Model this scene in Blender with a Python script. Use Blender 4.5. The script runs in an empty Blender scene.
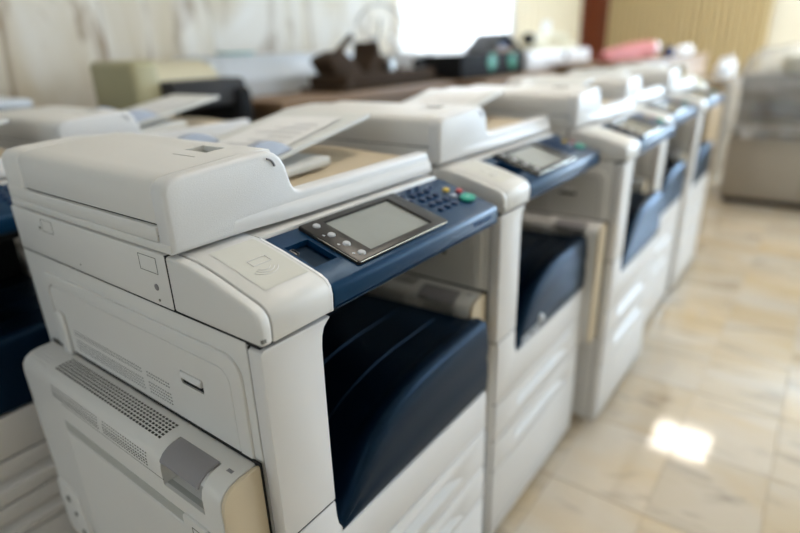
import bpy, bmesh, math, random
from mathutils import Vector, Matrix, noise
random.seed(7)
sc = bpy.context.scene
COL = sc.collection
S = 1.129            # layout units -> metres
ZF = 0.855           # floor lies this far below the layout's z = 0
def W(x, y, z): return Vector((S*x, S*y, S*(z+ZF)))

# ---------------------------------------------------------------- camera
cd = bpy.data.cameras.new('camera'); cam = bpy.data.objects.new('camera', cd); COL.objects.link(cam)
RX = (0.5990807, -0.8000794, -0.0312283); RY = (-0.3112948, -0.1968022, -0.9297120); RZ = (0.7376976, 0.5666938, -0.3669610)
m = Matrix(((RX[0], -RY[0], -RZ[0]), (RX[1], -RY[1], -RZ[1]), (RX[2], -RY[2], -RZ[2]))).to_4x4()
m.translation = W(-0.3242026, -0.4476224, 0.2966210)
cam.matrix_world = m
cd.sensor_width = 36; cd.lens = 553.447/800*36
cd.dof.use_dof = True; cd.dof.focus_distance = 0.79; cd.dof.aperture_fstop = 1.3
cd.clip_start = 0.02
sc.camera = cam

# ---------------------------------------------------------------- world, light, exposure
wd = bpy.data.worlds.new('world'); sc.world = wd; wd.use_nodes = True
bg = wd.node_tree.nodes['Background']; bg.inputs[0].default_value = (0.72, 0.86, 1.0, 1); bg.inputs[1].default_value = 1.0
sc.view_settings.view_transform = 'Standard'; sc.view_settings.look = 'None'
sc.view_settings.gamma = 1; sc.view_settings.use_curve_mapping = False
sc.view_settings.exposure = 1.0
sc.cycles.max_bounces = 8; sc.cycles.diffuse_bounces = 5; sc.cycles.transparent_max_bounces = 16
sc.cycles.use_denoising = True
sc.cycles.sample_clamp_indirect = 6
def area(name, loc, target, sx, sy, power, col):
    l = bpy.data.lights.new(name, 'AREA'); l.shape = 'RECTANGLE'; l.size = sx*S; l.size_y = sy*S
    l.energy = power; l.color = col
    o = bpy.data.objects.new(name, l); COL.objects.link(o); o.location = W(*loc)
    d = W(*target)-W(*loc); o.rotation_euler = d.to_track_quat('-Z', 'Y').to_euler()
    return o
ROOM = dict(x0=-3.2, x1=7.6, y0=-3.4, y1=2.45, zc=1.89)
WIN_SOUTH = [(2.4, 3.8), (4.9, 6.3)]       # window spans along the wall across the aisle
WEY0, WEY1, WEZ0, WEZ1 = -2.75, -0.6, -0.35, 1.5   # wide window in the end wall
WLY0, WLY1, WLZ0, WLZ1 = -0.6, 1.6, -0.1, 1.5      # window in the wall at the near end of the room
for a, b in WIN_SOUTH:
    area('window_daylight', ((a+b)/2, ROOM['y0']-0.16, 0.72), ((a+b)/2, 0, 0.55), b-a, 1.7, 28, (0.72, 0.86, 1.0))
area('window_daylight_end', (ROOM['x1']+0.2, (WEY0+WEY1)/2, (WEZ0+WEZ1)/2), (0, (WEY0+WEY1)/2, 0.5), WEY1-WEY0, WEZ1-WEZ0, 270, (0.60, 0.79, 1.0))
area('window_daylight_left', (ROOM['x0']-0.2, (WLY0+WLY1)/2, (WLZ0+WLZ1)/2), (0, (WLY0+WLY1)/2, 0.5), WLY1-WLY0, WLZ1-WLZ0, 2.5, (0.62, 0.87, 1.0))
area('window_daylight_back', (4.46, ROOM['y1']+0.25, 0.93), (4.46, 0, 0.7), 1.8, 1.34, 55, (0.88, 0.95, 1.0))

# ---------------------------------------------------------------- materials
MATS = {}
def lin(c): return tuple(((v/255)/12.92 if v/255 <= 0.04045 else ((v/255+0.055)/1.055)**2.4) for v in c)
def mat(name, rgb, rough=0.5, metal=0.0, spec=0.5, var=0.0, vscale=8, bump=0.0, bscale=400, coat=0.0, emit=None, estr=0, tint=None):
    if name in MATS: return MATS[name]
    mt = bpy.data.materials.new(name); mt.use_nodes = True; nt = mt.node_tree; N = nt.nodes; L = nt.links
    b = N['Principled BSDF']; c = lin(rgb) + (1,)
    b.inputs['Base Color'].default_value = c; b.inputs['Roughness'].default_value = rough
    b.inputs['Metallic'].default_value = metal; b.inputs['Specular IOR Level'].default_value = spec
    if tint: b.inputs['Specular Tint'].default_value = tint+(1,)
    b.inputs['Coat Weight'].default_value = coat; b.inputs['Coat Roughness'].default_value = 0.08
    if emit: b.inputs['Emission Color'].default_value = lin(emit)+(1,); b.inputs['Emission Strength'].default_value = estr
    tc = N.new('ShaderNodeTexCoord')
    if var > 0:
        n = N.new('ShaderNodeTexNoise'); n.inputs['Scale'].default_value = vscale; n.inputs['Detail'].default_value = 5
        L.new(tc.outputs['Object'], n.inputs['Vector'])
        mx = N.new('ShaderNodeMix'); mx.data_type = 'RGBA'
        mx.inputs[6].default_value = tuple(v*(1-var) for v in c[:3])+(1,); mx.inputs[7].default_value = tuple(min(1, v*(1+var)) for v in c[:3])+(1,)
        L.new(n.outputs['Fac'], mx.inputs[0]); L.new(mx.outputs[2], b.inputs['Base Color'])
    if bump > 0:
        n2 = N.new('ShaderNodeTexNoise'); n2.inputs['Scale'].default_value = bscale; n2.inputs['Detail'].default_value = 2
        L.new(tc.outputs['Object'], n2.inputs['Vector'])
        bp = N.new('ShaderNodeBump'); bp.inputs['Strength'].default_value = bump; bp.inputs['Distance'].default_value = 0.001
        L.new(n2.outputs['Fac'], bp.inputs['Height']); L.new(bp.outputs['Normal'], b.inputs['Normal'])
    MATS[name] = mt; return mt
CREAM = mat('cream_plastic', (221, 219, 217), 0.42, var=0.035, vscale=5, bump=0.12, bscale=900)
GRAIN = mat('grained_plastic', (221, 220, 221), 0.40, var=0.02, vscale=5, bump=0.35, bscale=520)
CREAM2 = mat('cream_plastic_front', (223, 221, 221), 0.38, var=0.03, vscale=5, bump=0.08, bscale=900)
AGED = mat('yellowed_plastic', (214, 198, 172), 0.45, var=0.05, vscale=6, bump=0.1, bscale=900)
TANP = mat('tray_bed_plastic', (204, 188, 162), 0.5, var=0.05, vscale=7)
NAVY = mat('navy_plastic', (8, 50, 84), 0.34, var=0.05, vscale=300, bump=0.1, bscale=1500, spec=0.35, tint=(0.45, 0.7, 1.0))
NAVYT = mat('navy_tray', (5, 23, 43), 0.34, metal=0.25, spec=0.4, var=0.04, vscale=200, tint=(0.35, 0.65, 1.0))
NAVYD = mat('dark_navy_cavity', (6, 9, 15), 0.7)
SEAM = mat('seam_shadow_gap', (30, 30, 32), 0.9)
VENT = mat('vent_hole', (60, 58, 56), 0.9)
BEZEL = mat('bezel_black', (40, 37, 35), 0.35, spec=0.35, var=0.08, vscale=60)
SCREEN = mat('lcd_glass', (150, 153, 150), 0.12, spec=0.6, var=0.06, vscale=20)
SILVER = mat('silver_button', (190, 192, 196), 0.3, metal=0.3)
CHROME = mat('chrome_rim', (225, 222, 210), 0.2, metal=0.9)
KEY = mat('keypad_key', (28, 54, 92), 0.35)
GREEN = mat('start_green', (10, 160, 138), 0.35)
YEL = mat('key_yellow', (222, 188, 80), 0.4); RED = mat('key_red', (178, 62, 66), 0.4); GREYK = mat('key_grey', (170, 178, 192), 0.4)
SHADEG = mat('mid_grey_plastic_and_shade', (176, 177, 174), 0.45)
HANDLE = mat('grey_handle', (142, 139, 143), 0.45, bump=0.08, bscale=900)
GUIDE = mat('blue_grey_guide', (168, 177, 196), 0.35)
TRAYP = mat('pale_blue_tray', (216, 217, 216), 0.35)
PAPER = mat('paper_white', (236, 236, 238), 0.8, var=0.02, vscale=12)
INK = mat('paper_print', (212, 212, 216), 0.8)
RUBBER = mat('black_rubber', (25, 25, 26), 0.7)
WHITEP = mat('white_print', (224, 230, 238), 0.4)
LBLUE = mat('lettering_blue', (70, 112, 165), 0.4)
LINE = mat('moulded_line', (120, 118, 112), 0.6)
TAN = mat('tan_wood', (136, 108, 82), 0.5, var=0.15, vscale=4)
OLIVE = mat('olive_beige_plastic', (172, 166, 132), 0.5, var=0.05)
BEIGEP = mat('beige_plastic', (202, 194, 168), 0.45, var=0.04)
DGREY = mat('dark_grey_plastic', (60, 60, 62), 0.7, spec=0.2); BLACKP = mat('black_plastic', (20, 20, 22), 0.7, spec=0.2)
LGREY = mat('light_grey_plastic', (202, 208, 216), 0.4, var=0.03)
BROWNM = mat('brown_painted_metal', (62, 48, 36), 0.8, spec=0.2, var=0.2, vscale=14)
WIRE = mat('dark_wire', (165, 162, 158), 0.5)
STEEL = mat('dull_steel', (150, 148, 145), 0.4, metal=0.7)
TEAL = mat('teal_cloth', (70, 160, 165), 0.7)
PINK = mat('pink_cloth', (176, 104, 98), 0.7, spec=0.2, var=0.1, vscale=10)
WHITEG = mat('glossy_white', (240, 242, 246), 0.4)
DBLUE = mat('dark_blue_gloss', (36, 48, 92), 0.2, spec=0.6)
CARD = mat('cardboard', (172, 150, 120), 0.8, var=0.08)
DTAN = mat('dull_tan_laminate', (134, 118, 98), 0.9, spec=0.1, var=0.06)
UPB = mat('dark_grey_beige', (118, 110, 99), 0.5, var=0.05)
GREYB = mat('grey_beige_cabinet', (160, 152, 140), 0.45, var=0.04)
REDBROWN = mat('red_brown_wood', (132, 62, 28), 0.4, var=0.2, vscale=6)
PLASTER = mat('cream_plaster', (226, 216, 196), 0.8, var=0.03, vscale=3)
CEILM = mat('white_ceiling', (238, 234, 226), 0.9)
WHITEFR = mat('white_frame', (232, 232, 230), 0.4)
def marble(name, base, warm, vein, scale, stretch, rough, vein_amt):
    mt = bpy.data.materials.new(name); mt.use_nodes = True; nt = mt.node_tree; N = nt.nodes; L = nt.links; b = N['Principled BSDF']
    tc = N.new('ShaderNodeTexCoord'); oi = N.new('ShaderNodeObjectInfo')
    mp = N.new('ShaderNodeMapping'); mp.inputs['Scale'].default_value = stretch
    ad = N.new('ShaderNodeVectorMath'); ad.operation = 'ADD'
    mu = N.new('ShaderNodeMath'); mu.operation = 'MULTIPLY'; mu.inputs[1].default_value = 37.0
    cx = N.new('ShaderNodeCombineXYZ'); L.new(oi.outputs['Random'], mu.inputs[0]); L.new(mu.outputs[0], cx.inputs[0]); L.new(mu.outputs[0], cx.inputs[2])
    L.new(tc.outputs['Object'], mp.inputs['Vector']); L.new(mp.outputs['Vector'], ad.inputs[0]); L.new(cx.outputs[0], ad.inputs[1])
    n1 = N.new('ShaderNodeTexNoise'); n1.inputs['Scale'].default_value = scale; n1.inputs['Detail'].default_value = 6; n1.inputs['Distortion'].default_value = 1.2
    n2 = N.new('ShaderNodeTexNoise'); n2.inputs['Scale'].default_value = scale*1.7; n2.inputs['Detail'].default_value = 8; n2.inputs['Distortion'].default_value = 2.5
    L.new(ad.outputs[0], n1.inputs['Vector']); L.new(ad.outputs[0], n2.inputs['Vector'])
    r1 = N.new('ShaderNodeValToRGB'); r1.color_ramp.elements[0].position = 0.35; r1.color_ramp.elements[1].position = 0.68
    r1.color_ramp.elements[0].color = lin(base)+(1,); r1.color_ramp.elements[1].color = lin(warm)+(1,)
    r2 = N.new('ShaderNodeValToRGB'); r2.color_ramp.elements[0].position = 0.56; r2.color_ramp.elements[1].position = 0.72
    r2.color_ramp.elements[0].color = (0, 0, 0, 1); r2.color_ramp.elements[1].color = (vein_amt, vein_amt, vein_amt, 1)
    L.new(n1.outputs['Fac'], r1.inputs[0]); L.new(n2.outputs['Fac'], r2.inputs[0])
    mx = N.new('ShaderNodeMix'); mx.data_type = 'RGBA'; mx.inputs[7].default_value = lin(vein)+(1,)
    L.new(r2.outputs[0], mx.inputs[0]); L.new(r1.outputs[0], mx.inputs[6])
    # each slab a little lighter or warmer than the next
    hs = N.new('ShaderNodeHueSaturation'); vm = N.new('ShaderNodeMapRange'); vm.inputs[3].default_value = 0.92; vm.inputs[4].default_value = 1.05
    L.new(oi.outputs['Random'], vm.inputs[0]); L.new(vm.outputs[0], hs.inputs['Value']); L.new(mx.outputs[2], hs.inputs['Color'])
    L.new(hs.outputs[0], b.inputs['Base Color']); b.inputs['Roughness'].default_value = rough
    return mt
FLOORM = marble('floor_marble', (208, 196, 180), (204, 180, 144), (150, 134, 120), 2.0, (1.5, 0.45, 1), 0.06, 0.65)
WALLM = marble('wall_marble', (222, 218, 212), (196, 182, 156), (132, 106, 72), 1.5, (1.3, 1.3, 0.4), 0.5, 0.95)
GROUT = mat('grout', (188, 174, 154), 0.8)

# ---------------------------------------------------------------- mesh helpers (layout units, scaled when linked)
def box_bm(x0, x1, y0, y1, z0, z1, bev=0.0, seg=2, bm=None):
    own = bm is None; b = bmesh.new()
    bmesh.ops.create_cube(b, size=1, matrix=Matrix.Translation(((x0+x1)/2, (y0+y1)/2, (z0+z1)/2)) @ Matrix.Diagonal((x1-x0, y1-y0, z1-z0, 1)))
    if bev > 0: bmesh.ops.bevel(b, geom=b.edges[:], offset=bev, segments=seg, profile=0.5, affect='EDGES', clamp_overlap=True)
    if own: return b
    join(bm, b); return bm
def join(bm, other):
    me = bpy.data.meshes.new('t'); other.to_mesh(me); other.free(); bm.from_mesh(me); bpy.data.meshes.remove(me); return bm
def prism_bm(pts, axis, a0, a1, bev=0.0, seg=2, bm=None, ang=0.5):
    b = bmesh.new()
    def P(p, a): return {'x': (a, p[0], p[1]), 'y': (p[0], a, p[1]), 'z': (p[0], p[1], a)}[axis]
    v0 = [b.verts.new(P(p, a0)) for p in pts]; v1 = [b.verts.new(P(p, a1)) for p in pts]; n = len(pts)
    b.faces.new(v0); b.faces.new(list(reversed(v1)))
    for i in range(n): b.faces.new((v0[i], v0[(i+1) % n], v1[(i+1) % n], v1[i]))
    bmesh.ops.recalc_face_normals(b, faces=b.faces[:])
    if bev > 0:
        es = [e for e in b.edges if len(e.link_faces) == 2 and e.calc_face_angle() > ang]
        bmesh.ops.bevel(b, geom=es, offset=bev, segments=seg, profile=0.5, affect='EDGES', clamp_overlap=True)
    if bm is None: return b
    join(bm, b); return bm
def cyl_bm(c, axis, r, h, n=20, r2=None, bev=0.0, bm=None, sx=1.0, sy=1.0):
    """cylinder centred at c, along the axis vector"""
    b = bmesh.new(); r2 = r if r2 is None else r2
    rot = Vector(axis).to_track_quat('Z', 'Y').to_matrix().to_4x4()
    bmesh.ops.create_cone(b, cap_ends=True, segments=n, radius1=r, radius2=r2, depth=h, matrix=Matrix.Translation(c) @ rot @ Matrix.Diagonal((sx, sy, 1, 1)))
    if bev > 0:
        es = [e for e in b.edges if len(e.link_faces) == 2 and e.calc_face_angle() > 0.6]
        bmesh.ops.bevel(b, geom=es, offset=bev, segments=2, affect='EDGES', clamp_overlap=True)
    if bm is None: return b
    join(bm, b); return bm
def tube_bm(pts, r, n=8, bm=None):
    b = bmesh.new(); pts = [Vector(p) for p in pts]; rings = []
    for i, p in enumerate(pts):
        t = (pts[min(i+1, len(pts)-1)]-pts[max(i-1, 0)]).normalized()
        q = t.to_track_quat('Z', 'Y'); rr = r[i] if isinstance(r, (list, tuple)) else r
        rings.append([b.verts.new(p + q @ Vector((rr*math.cos(2*math.pi*k/n), rr*math.sin(2*math.pi*k/n), 0))) for k in range(n)])
    for a, c in zip(rings, rings[1:]):
        for k in range(n): b.faces.new((a[k], a[(k+1) % n], c[(k+1) % n], c[k]))
    b.faces.new(list(reversed(rings[0]))); b.faces.new(rings[-1])
    bmesh.ops.recalc_face_normals(b, faces=b.faces[:])
    if bm is None: return b
    join(bm, b); return bm
def grid_bm(rows, close=False):
    b = bmesh.new(); V = [[b.verts.new(p) for p in r] for r in rows]
    for a, c in zip(V, V[1:]):
        for k in range(len(a)-1): b.faces.new((a[k], a[k+1], c[k+1], c[k]))
    if close:
        b.faces.new(V[0]); b.faces.new(list(reversed(V[-1])))
    bmesh.ops.recalc_face_normals(b, faces=b.faces[:]); return b
def lathe_bm(c, prof, n=24):
    rows = [[(c[0]+r*math.cos(2*math.pi*k/n), c[1]+r*math.sin(2*math.pi*k/n), c[2]+z) for k in range(n+1)] for r, z in prof]
    b = grid_bm(rows); bmesh.ops.remove_doubles(b, verts=b.verts[:], dist=1e-5); return b
def obj(name, bm, material, parent=None, loc=None, smooth=35):
    """link one mesh. loc = layout origin for top-level things (mesh then given relative to it in layout coordinates)"""
    me = bpy.data.meshes.new(name); bm.to_mesh(me); bm.free()
    o = bpy.data.objects.new(name, me); COL.objects.link(o)
    if loc is not None:
        me.transform(Matrix.Diagonal((S, S, S, 1)) @ Matrix.Translation(-Vector(loc))); o.location = W(*loc)
    else:
        me.transform(Matrix.Translation((0, 0, S*ZF)) @ Matrix.Diagonal((S, S, S, 1)))
    if parent is not None:
        o.parent = parent
    me.materials.append(material)
    me.polygons.foreach_set('use_smooth', [True]*len(me.polygons)); me.set_sharp_from_angle(angle=math.radians(smooth)); me.update()
    return o
def tag(o, label=None, cat=None, group=None, kind=None):
    if label: o['label'] = label
    if cat: o['category'] = cat
    if group: o['group'] = group
    if kind: o['kind'] = kind
    return o
def thing(name, label, cat, loc=(0, 0, -ZF), group=None, rz=0):
    o = bpy.data.objects.new(name, None); COL.objects.link(o); o.location = W(*loc); o.rotation_euler.z = rz; o.empty_display_size = 0.1
    return tag(o, label, cat, group)
def kid(name, bm, material, parent, smooth=35):
    """a part given in layout coordinates; parent may stand anywhere (unrotated)"""
    o = obj(name, bm, material, None, None, smooth)
    p = Vector((0, 0, 0)); q = parent
    while q is not None: p += q.location; q = q.parent
    o.data.transform(Matrix.Translation(-p)); o.parent = parent
    return o
def cut(o, cbm):
    me = bpy.data.meshes.new('cut'); bmesh.ops.recalc_face_normals(cbm, faces=cbm.faces[:]); cbm.to_mesh(me); cbm.free()
    me.transform(Matrix.Translation((0, 0, S*ZF)) @ Matrix.Diagonal((S, S, S, 1)))
    c = bpy.data.objects.new('cut', me); COL.objects.link(c)
    md = o.modifiers.new('b', 'BOOLEAN'); md.object = c; md.operation = 'DIFFERENCE'; md.solver = 'EXACT'
    bpy.context.view_layer.update(); dg = bpy.context.evaluated_depsgraph_get()
    nm = bpy.data.meshes.new_from_object(o.evaluated_get(dg)); o.modifiers.clear(); old = o.data; o.data = nm; nm.name = old.name
    bpy.data.objects.remove(c); bpy.data.meshes.remove(old); bpy.data.meshes.remove(me)
    nm.polygons.foreach_set('use_smooth', [True]*len(nm.polygons)); nm.set_sharp_from_angle(angle=math.radians(35))
def text_bm(s, size, mtx, depth=0.0004):
    cu = bpy.data.curves.new('txt', 'FONT'); cu.body = s; cu.size = size; cu.extrude = depth; cu.resolution_u = 2
    o = bpy.data.objects.new('txt', cu); COL.objects.link(o); bpy.context.view_layer.update()
    me = bpy.data.meshes.new_from_object(o.evaluated_get(bpy.context.evaluated_depsgraph_get()))
    bpy.data.objects.remove(o); bpy.data.curves.remove(cu)
    b = bmesh.new(); b.from_mesh(me); bpy.data.meshes.remove(me); bmesh.ops.transform(b, matrix=mtx, verts=b.verts[:]); return b
def copy_tree(o, parent=None):
    c = o.copy(); COL.objects.link(c); c.parent = parent
    for ch in list(o.children): copy_tree(ch, c)
    return c

# ================================================================ the room
R = ROOM
def struct(name, bm, material, parent=None):
    o = obj(name, bm, material) if parent is None else kid(name, bm, material, parent)
    if parent is None: o['kind'] = 'structure'
    return o
fl = struct('floor', box_bm(R['x0'], R['x1'], R['y0'], R['y1'], -ZF-0.05, -ZF-0.003), GROUT)
TX, TY = 0.335, 0.25; JO = 0.0010
tile_me = None; rest = bmesh.new(); ntile = 0
cx0 = 0.92 - TX*math.ceil((0.92-R['x0'])/TX); cy0 = -0.265 - TY*math.ceil((-0.265-R['y0'])/TY)
cells = []
x = cx0
while x < R['x1']:
    y = cy0
    while y < R['y1']:
        a, b, c, d = max(x, R['x0']), min(x+TX, R['x1']), max(y, R['y0']), min(y+TY, R['y1'])
        if b-a > 0.05 and d-c > 0.05: cells.append((a, b, c, d))
        y += TY
    x += TX
def in_view(a, b, c, d):
    mx, my = (a+b)/2, (c+d)/2
    return 0.5 < mx < 4.6 and my < 0.26 and my > -0.45-0.42*(mx+0.3)*0.75 and abs(b-a-TX) < 1e-6 and abs(d-c-TY) < 1e-6
tb = box_bm(JO, TX-JO, JO, TY-JO, -0.006, 0.0, 0.0008, 1)
tile_me = bpy.data.meshes.new('tile'); tb.to_mesh(tile_me); tb.free(); tile_me.transform(Matrix.Diagonal((S, S, S, 1))); tile_me.materials.append(FLOORM)
for a, b, c, d in cells:
    if in_view(a, b, c, d) and ntile < 290:
        t = bpy.data.objects.new('tile', tile_me); COL.objects.link(t); t.location = W(a, c, -ZF); t.parent = fl; ntile += 1
    else: box_bm(a+JO, b-JO, c+JO, d-JO, -ZF-0.006, -ZF, 0, bm=rest)
tag(kid('tile_field', rest, FLOORM, fl), kind='stuff')

zc = R['zc']; TH = 0.12
struct('ceiling', box_bm(R['x0'], R['x1'], R['y0'], R['y1'], zc, zc+0.08), CEILM)
# wall behind the second row (marble slabs), with the curtained window
BWX0, BWX1, BWZ0, BWZ1 = 3.56, 5.36, 0.26, 1.6
def wall_with_holes(name, axis, pos0, pos1, u0, u1, holes, material, z0=-ZF, z1=zc):
    bm = bmesh.new(); u = u0
    def seg(a, b, c, d):
        if b-a < 1e-4 or d-c < 1e-4: return
        if axis == 'y': box_bm(a, b, pos0, pos1, c, d, bm=bm)
        else: box_bm(pos0, pos1, a, b, c, d, bm=bm)
    for a, b, c, d in sorted(holes):
        seg(u, a, z0, z1); seg(a, b, z0, c); seg(a, b, d, z1); u = b
    seg(u, u1, z0, z1)
    return struct(name, bm, material)
wb = wall_with_holes('wall_back', 'y', R['y1'], R['y1']+TH, R['x0'], R['x1'], [(BWX0, BWX1, BWZ0, BWZ1)], PLASTER)
px = R['x0']; pw = 0.62
while px < BWX0-0.05:
    e = min(px+pw, BWX0-0.06)
    kid('marble_slab', box_bm(px+0.001, e-0.001, R['y1']-0.02, R['y1'], -ZF, zc, 0.002, 1), WALLM, wb); px += pw
wall_with_holes('wall_front', 'y', R['y0']-TH, R['y0'], R['x0'], R['x1'], [(a, b, -0.15, 1.6) for a, b in WIN_SOUTH], PLASTER)
wall_with_holes('wall_left', 'x', R['x0']-TH, R['x0'], R['y0'], R['y1'], [(WLY0, WLY1, WLZ0, WLZ1)], PLASTER)
DY0, DY1 = 2.12, 2.43
wall_with_holes('wall_right', 'x', R['x1'], R['x1']+TH, R['y0'], R['y1'], [(DY0, DY1, -ZF, 1.2), (WEY0, WEY1, WEZ0, WEZ1)], PLASTER)
def window(name, x0, x1, y, z0, z1, nm):
    e = bpy.data.objects.new(name, None); COL.objects.link(e); e.location = W((x0+x1)/2, y, z0); e['kind'] = 'structure'
    fr = bmesh.new(); w = 0.045
    for a, b, c, d in ((x0, x1, z0, z0+w), (x0, x1, z1-w, z1), (x0, x0+w, z0+w, z1-w), (x1-w, x1, z0+w, z1-w)): box_bm(a, b, y-0.03, y+0.03, c, d, 0.004, 1, bm=fr)
    for k in range(1, nm): xm = x0+(x1-x0)*k/nm; box_bm(xm-w/2, xm+w/2, y-0.028, y+0.028, z0+w, z1-w, 0.004, 1, bm=fr)
    kid('window_frame', fr, WHITEFR, e)
    kid('window_sill', box_bm(x0-0.03, x1+0.03, y-0.1, y+0.03, z0-0.03, z0, 0.004, 1), WHITEFR, e)
    for k in range(nm):
        a = x0+(x1-x0)*k/nm; b = x0+(x1-x0)*(k+1)/nm
        kid('pane', box_bm(a+w/2, b-w/2, y-0.003, y+0.003, z0+w, z1-w), GLASS, e)
    return e
GLASS = bpy.data.materials.new('window_glass'); GLASS.use_nodes = True
nt = GLASS.node_tree; nt.nodes.remove(nt.nodes['Principled BSDF']); tr = nt.nodes.new('ShaderNodeBsdfTransparent'); gl = nt.nodes.new('ShaderNodeBsdfGlossy'); gl.inputs['Roughness'].default_value = 0.02
ms = nt.nodes.new('ShaderNodeMixShader'); ms.inputs[0].default_value = 0.06; nt.links.new(tr.outputs[0], ms.inputs[1]); nt.links.new(gl.outputs[0], ms.inputs[2]); nt.links.new(ms.outputs[0], nt.nodes['Material Output'].inputs[0])
window('window_1', BWX0, BWX1, R['y1']+0.06, BWZ0, BWZ1, 3)
for i, (a, b) in enumerate(WIN_SOUTH): window('window_%d' % (i+2), a, b, R['y0']-0.06, -0.15, 1.6, 2)
we = window('window_%d' % (len(WIN_SOUTH)+2), (WEY0+WEY1)/2-(WEY1-WEY0)/2, (WEY0+WEY1)/2+(WEY1-WEY0)/2, 0, WEZ0, WEZ1, 3)
we.location = W(R['x1']+0.06, (WEY0+WEY1)/2, WEZ0); we.rotation_euler.z = math.radians(-90)
wl = window('window_%d' % (len(WIN_SOUTH)+3), WLY0, WLY1, 0, WLZ0, WLZ1, 3)
wl.location = W(R['x0']-0.06, (WLY0+WLY1)/2, WLZ0); wl.rotation_euler.z = math.radians(90)
d1 = bpy.data.objects.new('door_1', None); COL.objects.link(d1); d1.location = W(R['x1'], (DY0+DY1)/2, -ZF); d1['kind'] = 'structure'
kid('door_leaf', box_bm(R['x1']+0.02, R['x1']+0.06, DY0+0.02, DY1-0.02, -ZF+0.005, 1.18, 0.004, 1), REDBROWN, d1)
fr = bmesh.new()
for a, b, c, d in ((DY0-0.03, DY0+0.02, -ZF, 1.2), (DY1-0.02, DY1+0.02, -ZF, 1.2), (DY0-0.03, DY1+0.02, 1.18, 1.23)): box_bm(R['x1']-0.02, R['x1']+0.08, a, b, c, d, 0.004, 1, bm=fr)
kid('door_frame', fr, REDBROWN, d1)
kid('door_handle', tube_bm([(R['x1']+0.02, DY0+0.06, 0.05), (R['x1']-0.02, DY0+0.06, 0.05), (R['x1']-0.025, DY0+0.14, 0.05)], 0.008), STEEL, d1)
# curtains
def curtain(name, axis, pos, u0, u1, z0, z1, amp, wl, material, label):
    rows = []; n = int((u1-u0)/wl*8)
    for zz in (z0, (z0+z1)/2, z1):
        r = []
        for i in range(n+1):
            u = u0+(u1-u0)*i/n; d = amp*math.sin(2*math.pi*(u-u0)/wl + 0.7*math.sin(5*u))
            r.append((u, pos+d, zz) if axis == 'y' else (pos+d, u, zz))
        rows.append(r)
    b = grid_bm(rows)
    g = bmesh.ops.solidify(b, geom=b.faces[:], thickness=0.003)
    o = obj(name, b, material, loc=((u0+u1)/2, pos, z0) if axis == 'y' else (pos, (u0+u1)/2, z0), smooth=60)
    return tag(o, label, 'curtain')
SHEER = bpy.data.materials.new('sheer_curtain'); SHEER.use_nodes = True
nt = SHEER.node_tree; nt.nodes.remove(nt.nodes['Principled BSDF'])
tl = nt.nodes.new('ShaderNodeBsdfTranslucent'); tl.inputs[0].default_value = (0.92, 0.93, 0.95, 1); df = nt.nodes.new('ShaderNodeBsdfDiffuse'); df.inputs[0].default_value = (0.88, 0.88, 0.88, 1)
tp = nt.nodes.new('ShaderNodeBsdfTransparent'); m1 = nt.nodes.new('ShaderNodeMixShader'); m2 = nt.nodes.new('ShaderNodeMixShader'); m1.inputs[0].default_value = 0.6; m2.inputs[0].default_value = 0.15
nt.links.new(df.outputs[0], m1.inputs[1]); nt.links.new(tl.outputs[0], m1.inputs[2]); nt.links.new(m1.outputs[0], m2.inputs[1]); nt.links.new(tp.outputs[0], m2.inputs[2]); nt.links.new(m2.outputs[0], nt.nodes['Material Output'].inputs[0])
curtain('sheer_curtain', 'y', R['y1']-0.07, 3.50, 5.44, 0.22, 1.7, 0.018, 0.13, SHEER, 'thin white sheer curtain glowing in front of the bright window')
DRAPE = mat('cream_drape', (226, 214, 188), 0.8, var=0.04); BEIGEC = mat('beige_drape', (188, 166, 124), 0.8, var=0.05)
curtain('curtain', 'y', R['y1']-0.08, 5.52, 7.3, -0.75, 1.75, 0.03, 0.16, DRAPE, 'cream curtain gathered between the bright window and the brown door')
curtain('curtain', 'x', R['x1']-0.09, 0.28, 2.06, -0.75, 1.75, 0.018, 0.075, BEIGEC, 'wide beige pleated curtain beside the brown door')
# ceiling lamps
LAMP = mat('lamp_diffuser', (255, 246, 226), 0.6, emit=(255, 244, 228), estr=10)
for lx, ly, lab in ((5.08, 0.12, 'square white-framed ceiling light panel above the plastic-wrapped copier'), (1.2, 0.12, 'added square ceiling light panel, out of view, above the front row of printers')):  # second panel is added to brighten the printer tops
    t = thing('ceiling_light', lab, 'ceiling light', (lx, ly, zc-0.03), 'square ceiling light panels')
    kid('diffuser', box_bm(lx-0.25, lx+0.25, ly-0.25, ly+0.25, zc-0.026, zc-0.018), LAMP, t)
    fr = bmesh.new()
    for a, b, c, d in ((-.28, .28, -.28, -.25), (-.28, .28, .25, .28), (-.28, -.25, -.25, .25), (.25, .28, -.25, .25)): box_bm(lx+a, lx+b, ly+c, ly+d, zc-0.03, zc, 0.002, 1, bm=fr)
    kid('frame', fr, WHITEFR, t)

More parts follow.
